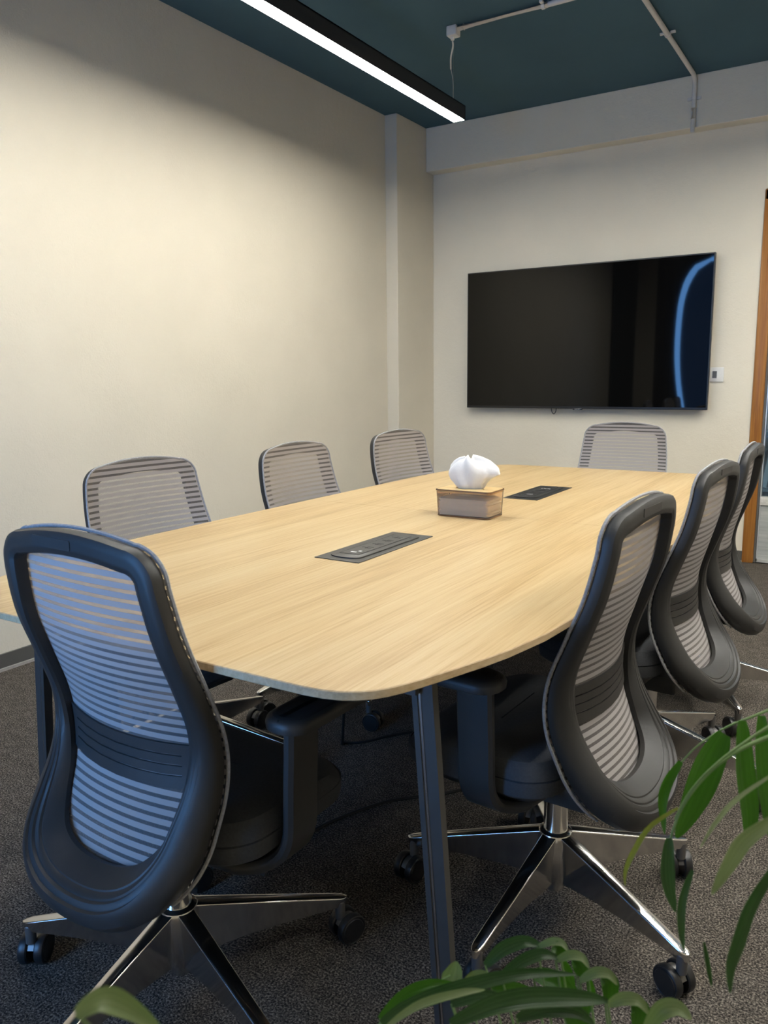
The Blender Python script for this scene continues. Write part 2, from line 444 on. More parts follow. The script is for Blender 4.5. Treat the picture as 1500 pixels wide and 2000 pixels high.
for k in range(25):
    z = .27+(2.625-.27)*k/24
    rows.append([b.verts.new((spline(XC, z+.03)+.058, RY-.05, z)), b.verts.new((1.30 if z < 1.9 else WX1-.01, RY-.05, z))])
for a, c in zip(rows, rows[1:]): b.faces.new((a[0], a[1], c[1], c[0]))
FILM = clear_mat('added_blue_film', (0.024, 0.029, 0.034), 0.02, 0.4, 1.05)
obj('added_dimming_screen', b, FILM, wn, smooth=False)

# doorway at the far right: orange wood frame, glazed leaf, corridor beyond
dr = struct(obj('door_1', bmesh.new(), TEAK), 'glazed door in an orange wood frame')
b = bmesh.new()
box(b, DX0-0.002, DX0+0.066, -0.012, 0.13, 0, DH, bev=0.008)
box(b, DX1-0.066, DX1+0.002, -0.012, 0.13, 0, DH, bev=0.008)
box(b, DX0-0.002, DX1+0.002, -0.012, 0.13, DH-0.066, DH+0.002, bev=0.008)
obj('door_frame', b, TEAK, dr)
obj('seal_strip', box_bm(DX0+0.064, DX0+0.078, 0.0, 0.05, 0.005, DH-0.066), mat('grey_rubber_seal', (0.10, 0.10, 0.095), 0.6, noise=0.05), dr, smooth=False)
gx0, gx1 = DX0+0.080, DX1-0.070
DSTEEL = mat('pale_door_steel', (0.62, 0.64, 0.64), 0.32, metal=0.4, noise=0.03)
b = bmesh.new()
box(b, gx0, gx0+0.006, 0.004, 0.044, 0.012, DH-0.07); box(b, gx1-0.006, gx1, 0.004, 0.044, 0.012, DH-0.07)
box(b, gx0, gx1, 0.004, 0.044, 0.008, 0.030)
obj('leaf_edge', b, DSTEEL, dr, smooth=False)
MARB = mat('pale_mottled_rail', (0.60, 0.60, 0.57), 0.4, noise=0.18, nscale=45)
obj('mid_rail', box_bm(gx0, gx1, 0.000, 0.048, 0.372, 0.425, bev=0.003), MARB, dr)
GREYW = wood_mat('grey_brushed_panel', (0.30, 0.32, 0.32), (0.38, 0.40, 0.40), (0.46, 0.48, 0.47), 'x', 0.5)
obj('lower_panel', box_bm(gx0+0.006, gx1-0.006, 0.012, 0.036, 0.03, 0.372), GREYW, dr, smooth=False)
obj('door_pane', box_bm(gx0+0.006, gx1-0.006, 0.020, 0.028, 0.425, DH-0.07), GLASS, dr, smooth=False)
b = bmesh.new(); tube(b, [(gx1-0.07, -0.002, 0.95), (gx1-0.07, -0.05, 0.95), (gx1-0.07, -0.05, 1.35), (gx1-0.07, -0.002, 1.35)], 0.012, 10)
obj('door_handle', b, STEEL, dr)

CORR = mat('blue_grey_corridor_paint', (0.42, 0.50, 0.54), 0.8, noise=0.03, nscale=3)
b = bmesh.new()
box(b, 0.6, XR+0.15, 2.5, 2.6, 0, 2.7); box(b, 0.6, 0.7, 0.12, 2.5, 0, 2.7); box(b, XR, XR+0.15, 0.12, 2.5, 0, 2.7)
struct(obj('wall_corridor', b, CORR, smooth=False), 'blue-grey corridor wall seen through the door glass')
struct(obj('ceiling_corridor', box_bm(0.6, XR+0.15, 0.12, 2.6, 2.7, 2.8), CORR, smooth=False), 'corridor ceiling')
cl = empty('added_corridor_light', 'added square ceiling light, unseen, brightening the corridor beyond the door', 'light', (2.4, 1.1, 2.69))  # unseen lamp added to brighten the corridor behind the door glass
obj('light_frame', box_bm(-0.32, 0.32, -0.32, 0.32, -0.02, 0.01), WHITE, cl, smooth=False)
obj('light_diffuser', box_bm(-0.29, 0.29, -0.29, 0.29, -0.026, -0.019), emit_mat('added_corridor_glow', (0.85, 0.94, 1.0), 26.0), cl, smooth=False)
BLUEC = mat('blue_grey_cabinet', (0.17, 0.28, 0.36), 0.5, noise=0.05, nscale=6)
bc = empty('bookcase', 'blue-grey bookcase in the corridor seen through the door glass', 'bookcase', (2.3, 1.62, 0))
b = bmesh.new()
box(b, -0.8, -0.77, 0, 0.32, 0, 1.7); box(b, 0.77, 0.8, 0, 0.32, 0, 1.7); box(b, -0.8, 0.8, 0.30, 0.32, 0, 1.7)
obj('carcass', b, BLUEC, bc, smooth=False)
for z in (0.02, 0.26, 0.72, 1.18, 1.68):
    obj('shelf', box_bm(-0.77, 0.77, 0.0, 0.30, z-0.02, z+0.005), BLUEC, bc, smooth=False)
BIND = [mat('binder_blue_a', (0.16, 0.30, 0.40), 0.45, noise=0.05), mat('binder_blue_b', (0.30, 0.42, 0.50), 0.45, noise=0.05), mat('binder_blue_c', (0.07, 0.14, 0.20), 0.45, noise=0.05)]
bme = mesh_of('binder', box_bm(-0.022, 0.022, 0, 0.24, 0, 0.30, bev=0.004), False)
for k in range(9):
    bl = ('mid blue', 'pale blue', 'dark blue')[k % 3]
    where = ('first', 'second', 'third', 'fourth', 'fifth', 'sixth', 'seventh', 'eighth', 'ninth')[k]
    me = bme.copy(); me.materials.append(BIND[k % 3])
    o = link_mesh('binder', me, None, None, (1.93+0.075*k, 1.64, 0.2700), (0, 0.16, 0))
    tag(o, '%s leaning binder, %s from the left on the corridor shelf' % (bl, where), 'binder', 'binders on the corridor bookcase')
# ------------------------------------------------------------------ conference table
TX, TY, TZ = 1.91, -3.08, 0.740
tb = empty('conference_table', 'long light oak conference table with bowed sides and grey slanted legs', 'table', (TX, TY, 0))
HL = 1.435
EDGE = [(.660, 0), (.660, .25), (.660, .5), (.657, .75), (.650, .92), (.640, 1.03), (.618, 1.14), (.601, 1.20), (.584, 1.25), (.570, 1.29), (.557, 1.325), (.546, 1.352), (.533, 1.377),
        (.519, 1.396), (.502, 1.411), (.480, 1.423), (.455, 1.4305), (.425, 1.434), (.35, 1.435), (.2, 1.435)]
def half_table(inset, sgn):
    P = [Vector(q) for q in EDGE]; pts = []
    for i, q in enumerate(P):
        T = (P[min(i+1, len(P)-1)]-P[max(i-1, 0)]).normalized(); n = Vector((T.y, -T.x))
        if n.x < 0: n = -n
        if i > 15: n = Vector((abs(n.x), abs(n.y)))
        w_ = q-n*inset
        pts.append((w_.x, max(w_.y, .0007)))
    full = pts+[(0, HL-inset)]+[(-x, d) for x, d in pts[::-1]]
    return [(x, sgn*d) for x, d in full]
for sgn in (-1, 1):
    bm = bmesh.new()
    layers = [(0.0015, TZ), (0.0, TZ-0.0015), (0.0, TZ-0.013), (0.002, TZ-0.0145), (0.026, TZ-0.025)]
    rings = [[bm.verts.new((x, y, z)) for x, y in half_table(i, sgn)] for i, z in layers]
    loft(bm, rings)
    bmesh.ops.recalc_face_normals(bm, faces=bm.faces)
    for f in bm.faces: f.material_index = 0 if f.normal.z > 0.9 else 1
    o = obj('tabletop_panel', bm, OAK, tb, smooth=True, angle=30)
    o.data.materials.append(OAKEDGE)
for sx in (-1, 1):
    for sy in (-1, 1):
        bm = bmesh.new()
        def sec(w0, w1, z):
            t = z/0.712; cx = sx*(0.552-0.052*t); cy = sy*1.222
            return [bm.verts.new((cx+sx*x, cy+sy*y, z)) for x, y in ((-.001, .006), (.021, .006), (.021, -.012), (-.001, -.012))]
        loft(bm, [sec(0, 0, 0.006), sec(0, 0, 0.712)])
        lg = obj('table_leg', bm, LEGMETAL, tb, smooth=False)
        bm = bmesh.new()
        def sec2(z, x0, x1, y0, y1):
            t = z/0.712; cx = sx*(0.552-0.052*t); cy = sy*1.222
            return [bm.verts.new((cx+sx*x, cy+sy*y, z)) for x, y in ((x0, y1), (x1, y1), (x1, y0), (x0, y0))]
        loft(bm, [sec2(0.006, -.016, -.006, -.011, .010), sec2(0.712, -.016, -.006, -.011, .010)])
        obj('leg_flange', bm, LEGMETAL, lg, smooth=False)
        bm = bmesh.new(); loft(bm, [sec2(0.006, -.0062, -.0008, -.009, .0075), sec2(0.712, -.0062, -.0008, -.009, .0075)])
        tag(obj('leg_insert', bm, LEGGROOVE, lg, smooth=False), 'bright metal strip in the leg')
        bm = bmesh.new(); lathe(bm, [(.016, 0), (.018, .002), (.018, .007), (.008, .009)], 14, (sx*.562, sy*1.219, 0))
        obj('leveling_foot', bm, CASTER, lg)
bm = bmesh.new()
for sy in (-1, 1): box(bm, -.50, .50, sy*1.222-.02, sy*1.222+.02, .672, .7145)
for sx in (-1, 1): box(bm, sx*.36-.02, sx*.36+.02, -1.202, 1.202, .680, .7145)
obj('under_frame', bm, LEGMETAL, tb, smooth=False)
bm = bmesh.new(); box(bm, -.11, .11, -.85, .85, .630, .6795, bev=.004)
obj('cable_tray', bm, PLASTIC, tb, smooth=False)

# power outlets let into the tabletop
def outlet(label, cx, cy, dark):
    P_ = OUTLETB if dark else OUTLET
    t = empty('power_outlet', label, 'power outlet', (cx, cy, TZ), 0, 'power outlets in the tabletop')
    obj('mounting_plate', box_bm(-.066, .066, -.186, .186, 0.0002, .0022, bev=.0008, seg=1), P_, t, smooth=False)
    bm = bmesh.new(); pts = []
    for k in range(13):
        a = -1+2*k/12; pts.append((.046, a*.140))
    pts += [(.046*math.cos(PI*k/14)*1.0, .140+.022*math.sin(PI*k/14)) for k in range(1, 14)]
    pts += [(-.046, -a*.140) for a in [-1+2*k/12 for k in range(13)]]
    pts += [(-.046*math.cos(PI*k/14), -.140-.022*math.sin(PI*k/14)) for k in range(1, 14)]
    rings = [[bm.verts.new((x*f, y*f, z)) for x, y in pts] for f, z in ((1, .0020), (1.0, .0048), (.975, .0060))]
    loft(bm, rings)
    lid = obj('outlet_lid', bm, P_, t)
    obj('socket_bar', box_bm(-.027, .027, -.130, .130, .0060, .0070, bev=.0006, seg=1), P_, lid, smooth=False)
    bm = bmesh.new()
    for s in (-1, 1): box(bm, s*.0285-.0008, s*.0285+.0008, -.130, .130, .0058, .0066)
    obj('recess_line', bm, BLACK, lid, smooth=False)
    if not dark:
        for k in range(4):
            y = -.048+.049*k
            bm = bmesh.new()
            box(bm, -.0145, -.0035, y-.0018, y+.0018, .0068, .0073); box(bm, .003, .0165, y+.006-.0018, y+.006+.0018, .0068, .0073)
            box(bm, .003, .0165, y-.006-.0018, y-.006+.0018, .0068, .0073); box(bm, -.002, .003, y-.010, y+.010, .0068, .0072)
            obj('socket', bm, BLACK, t, smooth=False)
        for q in ((-.008, .008, -.112, -.106), (.006, .014, -.098, -.090)):
            tag(obj('port_marking', box_bm(*q, .0068, .0073), WHITEPRINT, t, smooth=False), 'small white mark by the ports')
    else:
        for y in (-.03, .015):
            bm = bmesh.new(); box(bm, -.020, .020, y-.012, y+.012, .0068, .0074)
            obj('port', bm, BLACK, t, smooth=False)
        for q in [(-.018+.008*k, -.014+.008*k, .070+.006*(k % 2), .076+.006*(k % 2)) for k in range(5)]+[(-.012, .012, -.094, -.090)]:
            tag(obj('port_marking', box_bm(*q, .0068, .0073), WHITEPRINT, t, smooth=False), 'small white mark by the ports')
    return t
outlet('graphite power outlet with four sockets, set in the table before the tissue box', 1.909, -3.650, False)
outlet('black power outlet in the table behind the tissue box', 1.922, -2.525, True)

# ------------------------------------------------------------------ tissue box with its stack and the pulled tissue
BX, BY = 1.911, -3.100
tbx = empty('tissue_box', 'amber clear tissue box with a bamboo lid on the oak table', 'tissue box', (BX, BY, TZ))
bm = bmesh.new()
rings = [[bm.verts.new((x, y, z)) for x, y in rrect(hx, hy, .016, 5)] for hx, hy, z in ((.0925, .0555, .003), (.096, .0590, .084))]
loft(bm, rings, False)
obj('case', bm, AMBER, tbx)
bm = bmesh.new()
loft(bm, [[bm.verts.new((x, y, z)) for x, y in rrect(hx, hy, .016, 5)] for hx, hy, z in ((.091, .054, 0), (.0930, .0560, .0015), (.0932, .0562, .0045))])
obj('base', bm, AMBEREDGE, tbx)
bm = bmesh.new()
A = [[bm.verts.new((x, y, z)) for x, y in rrect(hx, hy, .016, 5)] for hx, hy, z in ((.0975, .0605, .083), (.0975, .0605, .0865), (.0945, .0575, .0865), (.0945, .0575, .083))]
loft(bm, A, False, True)
obj('case_rim', bm, AMBEREDGE, tbx)
bm = bmesh.new()
outer = rrect(.0935, .0565, .015, 5)
inner = [(.050*math.cos(2*PI*(k+.5)/24), .017*math.sin(2*PI*(k+.5)/24)) for k in range(24)]
nl = len(outer)
L_ = []
for z in (.077, .0875):
    L_.append(([bm.verts.new((x, y, z)) for x, y in outer], [bm.verts.new((x, y, z)) for x, y in [(.050*math.cos(2*PI*k/nl+.12), .017*math.sin(2*PI*k/nl+.12)) for k in range(nl)]]))
def ring_faces(a, c):
    for k in range(nl): bm.faces.new((a[k], a[(k+1) % nl], c[(k+1) % nl], c[k]))
ring_faces(L_[0][0], L_[1][0]); ring_faces(L_[0][1], L_[1][1]); ring_faces(L_[1][0], L_[1][1]); ring_faces(L_[0][0], L_[0][1])
obj('lid', bm, BAMBOO, tbx, smooth=False)
bm = bmesh.new()
rg = []
for k in range(13):
    z = .0062+.0048*k
    j = .0015*((k*7) % 3-1)
    top = 1 if k < 12 else .8
    row = []
    for x, y in rrect(.0885-.002*(k % 2)+j, .0515+j*.6, .010, 5):
        sag = .012*(1-min(1, abs(x)/.07)**2)*(k/12)**2*(1 if y < 0 else .6)
        row.append(bm.verts.new((x*top, y*top, z-sag+.0012*math.sin(x*90+k))))
    rg.append(row)
loft(bm, rg)
o = obj('tissue_stack', bm, TISSUE, None, (BX, BY, TZ)); tag(o, 'stack of folded white tissues inside the amber box', 'tissues')
bm = bmesh.new(); rg = []
NT = 72
for (t, z, rx, ry, cx) in ((0, .072, .028, .010, 0), (.05, .084, .034, .011, 0), (.12, .0905, .042, .018, 0), (.25, .104, .050, .026, -.002), (.4, .122, .062, .033, -.002), (.55, .140, .070, .037, .001), (.7, .155, .068, .036, .002), (.82, .168, .056, .030, .000), (.92, .178, .036, .020, -.004), (.98, .183, .014, .009, -.006)):
    row = []
    for k in range(NT):
        a = 2*PI*k/NT
        pl_ = 1+(.10+.22*t)*(abs(math.sin(2.5*a+.6+1.3*t))-.55)+.10*math.sin(4*a+2.2*t)*t+.05*math.sin(9*a+4*t)*(1-.4*t)
        spike = .42*math.exp(-((math.atan2(math.sin(a+.35), math.cos(a+.35)))/.30)**2)*math.exp(-((t-.58)/.16)**2)
        flap = .75*math.exp(-((math.atan2(math.sin(a-4.3), math.cos(a-4.3)))/.55)**2)*math.exp(-((t-.17)/.10)**2)
        r_ = pl_+spike
        row.append(bm.verts.new((cx+rx*r_*math.cos(a), ry*(r_+flap)*math.sin(a), z+.008*math.sin(3*a+.5)*t+.006*math.sin(7*a)*t)))
    rg.append(row)
loft(bm, rg)
o = obj('tissue', bm, TISSUE, None, (BX+.002, BY, TZ), (0, 0, .25), angle=60); tag(o, 'white crumpled tissue pulled up through the bamboo lid', 'tissue')

# ------------------------------------------------------------------ wall screen
tv = empty('television', 'large black flat screen on the wall below the boxed beam', 'television', (0.4124, 0, 0.9574))
TW, THh = 1.660, 0.9495
obj('tv_casing', box_bm(0, TW, -.078, -.045, 0, THh, bev=.003), TVBEZEL, tv, smooth=False)
obj('tv_back', box_bm(.35, TW-.35, -.046, -.020, .16, .74, bev=.008), TVBEZEL, tv, smooth=False)
obj('wall_bracket', box_bm(.5, TW-.5, -.021, 0, .25, .65), LEGMETAL, tv, smooth=False)
obj('tv_screen', box_bm(.008, TW-.008, -.0800, -.077, .016, THh-.008), TVSCREEN, tv, smooth=False)
lt = obj('logo_tab', box_bm(.800, .862, -.0805, -.060, -.008, .003, bev=.002), TVBEZEL, tv)
fc = bpy.data.curves.new('logo', 'FONT'); fc.body = 'SAMSUNG'; fc.size = .0085; fc.extrude = .0003; fc.align_x = 'CENTER'
fo = bpy.data.objects.new('tmp', fc); C.objects.link(fo)
dg = bpy.context.evaluated_depsgraph_get(); lm = bpy.data.meshes.new_from_object(fo.evaluated_get(dg)); bpy.data.objects.remove(fo)
link_mesh('logo', lm, WHITEPRINT, lt, (.831, -.0812, -.0055), (PI/2, 0, 0))
bm = bmesh.new(); tube(bm, smooth_path([(.640, -.05, .06), (.638, -.05, -.01), (.655, -.05, -.038), (.672, -.05, -.01), (.670, -.05, .06)], 20), .0028, 8)
obj('cable_loop', bm, CABLE, tv)
sw = empty('wall_socket', 'white wall socket plate half hidden by the screen edge', 'socket', (2.087, 0, 1.176))
obj('plate', box_bm(-.060, .060, -.010, 0, -.044, .045, bev=.003), WHITE, sw)
obj('socket_insert', box_bm(-.036, .020, -.0125, -.008, -.025, .025, bev=.001), WHITE, sw, smooth=False)
obj('socket_slot', box_bm(-.006, .020, -.0130, -.010, -.022, .022), mat('grey_socket_face', (0.10, 0.10, 0.10), 0.5, noise=.05), sw, smooth=False)

# ------------------------------------------------------------------ pendants
def pendant(label, x0, y1, y0):
    t = empty('pendant_light', label, 'pendant light', (x0+.0365, y1, 2.55), 0, 'linear pendants over the table')
    L = y1-y0
    bm = bmesh.new(); W = .0365
    box(bm, -W, -W+.004, -L, 0, 0, .072); box(bm, W-.004, W, -L, 0, 0, .072); box(bm, -W, W, -L, 0, .066, .072)
    obj('housing', bm, HOUSING, t, smooth=False)
    for y in (-.003, -L):
        obj('end_cap', box_bm(-W, W, y, y+.003, 0, .072), HOUSING, t, smooth=False)
    obj('diffuser', box_bm(-W+.0042, W-.0042, -L+.004, -.004, .0005, .010), GLOW, t, smooth=False)
    for y in (-.07, -L+.07):
        bm = bmesh.new(); tube(bm, [(0, y, .070), (0, y, H-2.55)], .0009, 6)
        wr = obj('suspension_wire', bm, STEEL, t)
        bm = bmesh.new(); lathe(bm, [(.004, .070), (.004, .082), (.002, .090)], 10, (0, y, 0))
        obj('wire_gripper', bm, STEEL, wr)
    return t
PEND = pendant('black linear pendant light with bright diffuser along the left wall side', 0.891, -1.240, -4.45)
pendant('black linear pendant light over the door side, outside the frame', 2.95, -0.70, -4.45)
pendant('black linear pendant light farthest from the left wall, outside the frame', 4.10, -0.70, -4.45)

# surface conduits on the ceiling
def clip(parent, pos, axis, r=.0125, up_=Vector((0, 0, 1))):
    """saddle clip: half ring over the pipe and two ears against the surface behind it"""
    bm = bmesh.new(); pos = Vector(pos); ax = Vector(axis).normalized(); side = ax.cross(up_).normalized()
    rings = []
    for k in range(13):
        a = PI*k/12
        d = side*math.cos(a)-up_*math.sin(a)
        rings.append([bm.verts.new(pos+d*rr_+ax*l) for rr_, l in ((r+.0005, -.008), (r+.004, -.008), (r+.004, .008), (r+.0005, .008))])
    loft(bm, rings)
    for s in (-1, 1):
        c = pos+side*s*(r+.014)
        rg = []
        for h in (r*.2, r*.9):
            rg.append([bm.verts.new(c+side*x*.012+ax*y*.008+up_*h) for x, y in ((-1, -1), (1, -1), (1, 1), (-1, 1))])
        loft(bm, rg)
        bm2 = c
    o = obj('pipe_clip', bm, PIPEW, parent)
    return o
ct = empty('conduit_pipe', 'white conduit pipe running from the square junction box across the teal ceiling', 'conduit', (1.017, -1.485, H))
bm = bmesh.new(); zc = -.0145
tube(bm, [(.035, 0, zc), (.5, 0, zc), (.882, 0, zc)], .0125, 12)
obj('pipe', bm, PIPEW, ct)
bm = bmesh.new(); tube(bm, [(.022, 0, zc), (.058, 0, zc)], .0155, 12); obj('coupling', bm, PIPEW, ct)
jb = obj('junction_box', box_bm(-.030, .026, -.028, .028, -.048, 0, bev=.007), PIPEW, ct)
bm = bmesh.new(); lathe(bm, [(.009, -.062), (.010, -.058), (.010, -.046)], 10, (-.006, 0, 0)); obj('cable_gland', bm, PIPEW, jb)
bm = bmesh.new()
for x in (-.016, .012): lathe(bm, [(.002, -.0487), (.002, -.0475)], 8, (x, -.008, 0))
obj('screw', bm, STEEL, jb)
clip(ct, (.476, 0, zc), (1, 0, 0)); clip(ct, (.80, 0, zc), (1, 0, 0))
c2 = empty('conduit_pipe', 'white conduit pipe bending down over the boxed beam above the screen', 'conduit', (1.912, 0, H))
zc = -.0145; yb = -BD-.0145
bm = bmesh.new(); path = [(0, -4.0, zc), (0, -1.5, zc), (0, yb-.05, zc)]
for k in range(1, 7):
    a = PI/2*k/6; path.append((0, yb-.05+.05*math.sin(a), zc-.05+.05*math.cos(a)))
path += [(0, yb, -.16), (0, yb, -.325)]
tube(bm, path, .0125, 12); obj('pipe', bm, PIPEW, c2)
bm = bmesh.new(); tube(bm, [(0, yb, -.190), (0, yb, -.25)], .0152, 12); obj('coupling', bm, PIPEW, c2)
clip(c2, (0, -.823, zc), (0, 1, 0)); clip(c2, (0, -2.4, zc), (0, 1, 0)); clip(c2, (0, yb, -.135), (0, 0, 1), up_=Vector((0, 1, 0)))
bm = bmesh.new(); off = Vector(PEND.location)
tube(bm, [q-off for q in smooth_path([(1.011, -1.485, H-.0665), (1.006, -1.470, H-.085), (.968, -1.42, H-.115), (.942, -1.37, H-.15)], 14)], .0042, 8)
tube(bm, [q-off for q in smooth_path([(.942, -1.37, H-.15), (.936, -1.335, H-.19), (.930, -1.32, H-.26), (.9285, -1.314, 2.623)], 12)], .0013, 6)
tag(obj('power_cord', bm, PIPEW, PEND), 'thin white cord rising to the junction box')

# cables under the table
def cable(label, pts, r=.0045, n=40):
    bm = bmesh.new(); tube(bm, smooth_path(pts, n), r, 8)
    tag(obj('power_cable', bm, CABLE), label, 'cable', 'power cables under the table')
cable('black power cable hanging from under the table onto the carpet', [(1.74, -3.55, .63), (1.70, -3.52, .45), (1.665, -3.47, .2), (1.62, -3.42, .03), (1.60, -3.39, .006), (1.66, -3.35, .006), (1.72, -3.25, .006), (1.85, -3.1, .006)])
cable('black power cable looping over the carpet behind the near chair', [(2.05, -3.2, .66), (2.06, -3.25, .3), (2.08, -3.40, .02), (2.06, -3.47, .006), (1.98, -3.56, .006), (1.91, -3.64, .006), (1.84, -3.80, .006), (1.80, -4.0, .006)])
# ------------------------------------------------------------------ office chairs
PROF = [(0.26, -0.180), (0.32, -0.153), (0.36, -0.132), (0.40, -0.111), (0.44, -0.091), (0.50, -0.065), (0.56, -0.0565), (0.62, -0.065), (0.70, -0.094),
        (0.78, -0.123), (0.86, -0.140), (0.90, -0.1435), (0.96, -0.147)]
SAG = [(0.30, 0.016), (0.42, 0.034), (0.56, 0.050), (0.70, 0.038), (0.85, 0.018), (0.96, 0.012)]
WID = [(0.46, 0.208), (0.55, 0.212), (0.65, 0.2135), (0.76, 0.209), (0.88, 0.196)]
ZB, ZT = 0.296, 0.946
def back_y(x, z):
    return spline(PROF, z)-spline(SAG, z)*(1-min(1, abs(x)/0.215)**2)
def half_outline():
    pts = []
    for k in range(13):
        x = 0.134*k/12; pts.append((x, ZT-0.013*(x/0.134)**2))
    x0, z0 = pts[-1]
    for k in range(1, 9):
        a = PI/2*k/8; pts.append((0.134+0.062*math.sin(a), 0.875+(z0-0.875)*math.cos(a)))
    for k in range(1, 21):
        z = 0.875-(0.875-0.455)*k/20; pts.append((spline(WID, z), z))
    w = pts[-1][0]
    for k in range(1, 19):
        a = PI/2*k/18; e = 2/2.35
        pts.append((w*math.cos(a)**e, 0.455-(0.455-ZB)*math.sin(a)**e))
    return pts
HALF = half_outline()
def half_w(z):
    best = 0
    for (xa, za), (xb, zb) in zip(HALF, HALF[1:]):
        if zb <= z <= za and za > zb: best = max(best, xa+(xb-xa)*(za-z)/(za-zb))
    return best
def outline(n=220):
    P = [Vector((x, z)) for x, z in HALF]+[Vector((-x, z)) for x, z in HALF[-2:0:-1]]
    L = [0]
    for a, c in zip(P, P[1:]+P[:1]): L.append(L[-1]+(c-a).length)
    out = []; k = 0
    for i in range(n):
        s = L[-1]*i/n
        while L[k+1] < s: k += 1
        t = (s-L[k])/max(1e-9, L[k+1]-L[k]); out.append(P[k].lerp(P[(k+1) % len(P)], t))
    return out
OUT = outline()
SEC_S = [(-.040, .003), (-.003, .003), (0, .007), (.001, .016), (-.002, .025), (-.008, .029), (-.014, .030), (-.018, .030), (-.019, .030), (-.0205, .030),
         (-.024, .030), (-.025, .030), (-.0265, .030), (-.030, .0295), (-.031, .029), (-.0325, .0285), (-.038, .026), (-.041, .020)]
SEC_B = [(-.076, .003), (-.003, .003), (.003, .010), (.006, .024), (.003, .042), (-.010, .059), (-.028, .068), (-.036, .069), (-.0375, .0635), (-.041, .064),
         (-.047, .062), (-.0485, .0565), (-.052, .057), (-.0565, .0535), (-.058, .048), (-.061, .048), (-.071, .032), (-.079, .014)]
def back_frame_bm():
    bm = bmesh.new(); rings = []; n = len(OUT)
    for i, P in enumerate(OUT):
        T = (OUT[(i+1) % n]-OUT[i-1]).normalized(); o = Vector((-T.y, T.x))
        if o.dot(Vector((P.x, P.y-0.66))) < 0: o = -o
        z = P.y; wb = 1-sstep(0.34, 0.66, z)
        rg = []
        for (a0, b0), (a1, b1) in zip(SEC_S, SEC_B):
            a = a0+(a1-a0)*wb; d = b0+(b1-b0)*wb**1.4
            q = P+o*a
            rg.append(bm.verts.new((q.x, back_y(P.x, P.y)+(back_y(q.x, q.y)-back_y(P.x, P.y))*0.8-d, q.y)))
        rings.append(rg)
    loft(bm, rings, False, True)
    return bm
def arc_v(z):
    return VTAB[min(len(VTAB)-1, max(0, int((z-0.28)/0.0025)))]
VTAB = [0.0]
for k in range(1, 275):
    za = 0.28+0.0025*(k-1); VTAB.append(VTAB[-1]+math.hypot(0.0025, spline(PROF, za+0.0025)-spline(PROF, za)))
def back_mesh_me():
    bm = bmesh.new(); uv = bm.loops.layers.uv.new('UVMap'); rows = []
    NX = 16
    for k in range(90):
        t = k/89; z = ZB+0.004+(ZT-0.003-ZB-0.004)*t
        if k == 89: z = ZT-0.0035
        w = max(half_w(z)-0.0015, 0.01)
        rows.append([(bm.verts.new((x, back_y(x, z), z)), x, z) for x in [w*(-1+2*j/NX) for j in range(NX+1)]])
    for A, B in zip(rows, rows[1:]):
        for j in range(NX):
            q = (A[j], A[j+1], B[j+1], B[j])
            f = bm.faces.new([v[0] for v in q])
            for lp, v in zip(f.loops, q): lp[uv].uv = (v[1], arc_v(v[2])+(v[2]-0.28-0.0025*int((v[2]-0.28)/0.0025)))
    me = bpy.data.meshes.new('back_mesh'); bm.to_mesh(me); bm.free()
    for p in me.polygons: p.use_smooth = True
    return me
def piping_bm():
    bm = bmesh.new(); pts = []
    n = len(OUT)
    idx = [i for i in range(n)]
    P = [OUT[i] for i in idx]
    k0 = max(range(n), key=lambda i: (P[i].x > 0, -abs(P[i].y-0.345)))
    k1 = max(range(n), key=lambda i: (P[i].x < 0, -abs(P[i].y-0.345)))
    seq = []; i = k1
    while True:
        seq.append(P[i % n])
        if i % n == k0: break
        i += 1
    for q in seq:
        n_ = Vector((math.copysign(1, q.x), 0)) if q.y < 0.88 else Vector((q.x/0.06 if abs(q.x) < 0.14 else math.copysign(1, q.x), (q.y-0.875)/0.06)).normalized()
        if q.y > 0.92 and abs(q.x) < 0.134: n_ = Vector((0, 1))
        e_ = 0.0022+0.0052*(1-sstep(0.34, 0.66, q.y))
        pts.append((q.x+n_.x*e_, back_y(q.x, q.y)-0.0005, q.y+n_.y*e_))
    tube(bm, pts, 0.0034, 6)
    return bm
def lumbar_bm():
    bm = bmesh.new()
    zs = [0, .24, .275, .47, .505, .70, .735, 1]
    xs = [-.186, -.140, -.10, -.05, 0, .05, .10, .140, .186]
    g = []
    for zf in zs:
        row = []
        for x in xs:
            z = 0.588-zf*(0.080-0.010*(abs(x)/.186)**4)-0.004*(1-(x/.186)**2)
            row.append(bm.verts.new((x, back_y(x, z)-0.0045, z)))
        g.append(row)
    for r in range(len(zs)-1):
        for c in range(len(xs)-1):
            if r in (1, 3, 5) and 0 < c < len(xs)-2: continue
            bm.faces.new((g[r][c], g[r][c+1], g[r+1][c+1], g[r+1][c]))
    bmesh.ops.recalc_face_normals(bm, faces=bm.faces)
    if bm.faces[0].normal.y > 0:
        bmesh.ops.reverse_faces(bm, faces=bm.faces)
    r = bmesh.ops.solidify(bm, geom=bm.faces[:], thickness=0.006)
    return bm
def seat_bm():
    bm = bmesh.new(); rings = []
    for ins, z in ((.035, .366), (.012, .371), (.002, .380), (0, .392), (0, .4105), (.0035, .4125), (0, .4145), (.002, .432), (.012, .448), (.035, .458), (.09, .460), (.16, .456)):
        r = max(.085-ins*.4, .02); rg = []
        for x, y in rrect(.243-ins, .180-ins, r, 8, 0, .095):
            zz = z-(0.030 if z > .413 else 0.004)*sstep(.10, .28, y) 
            if y > 0: x *= 1-0.05*sstep(.1, .27, y)
            rg.append(bm.verts.new((x, y, zz)))
        rings.append(rg)
    loft(bm, rings)
    return bm
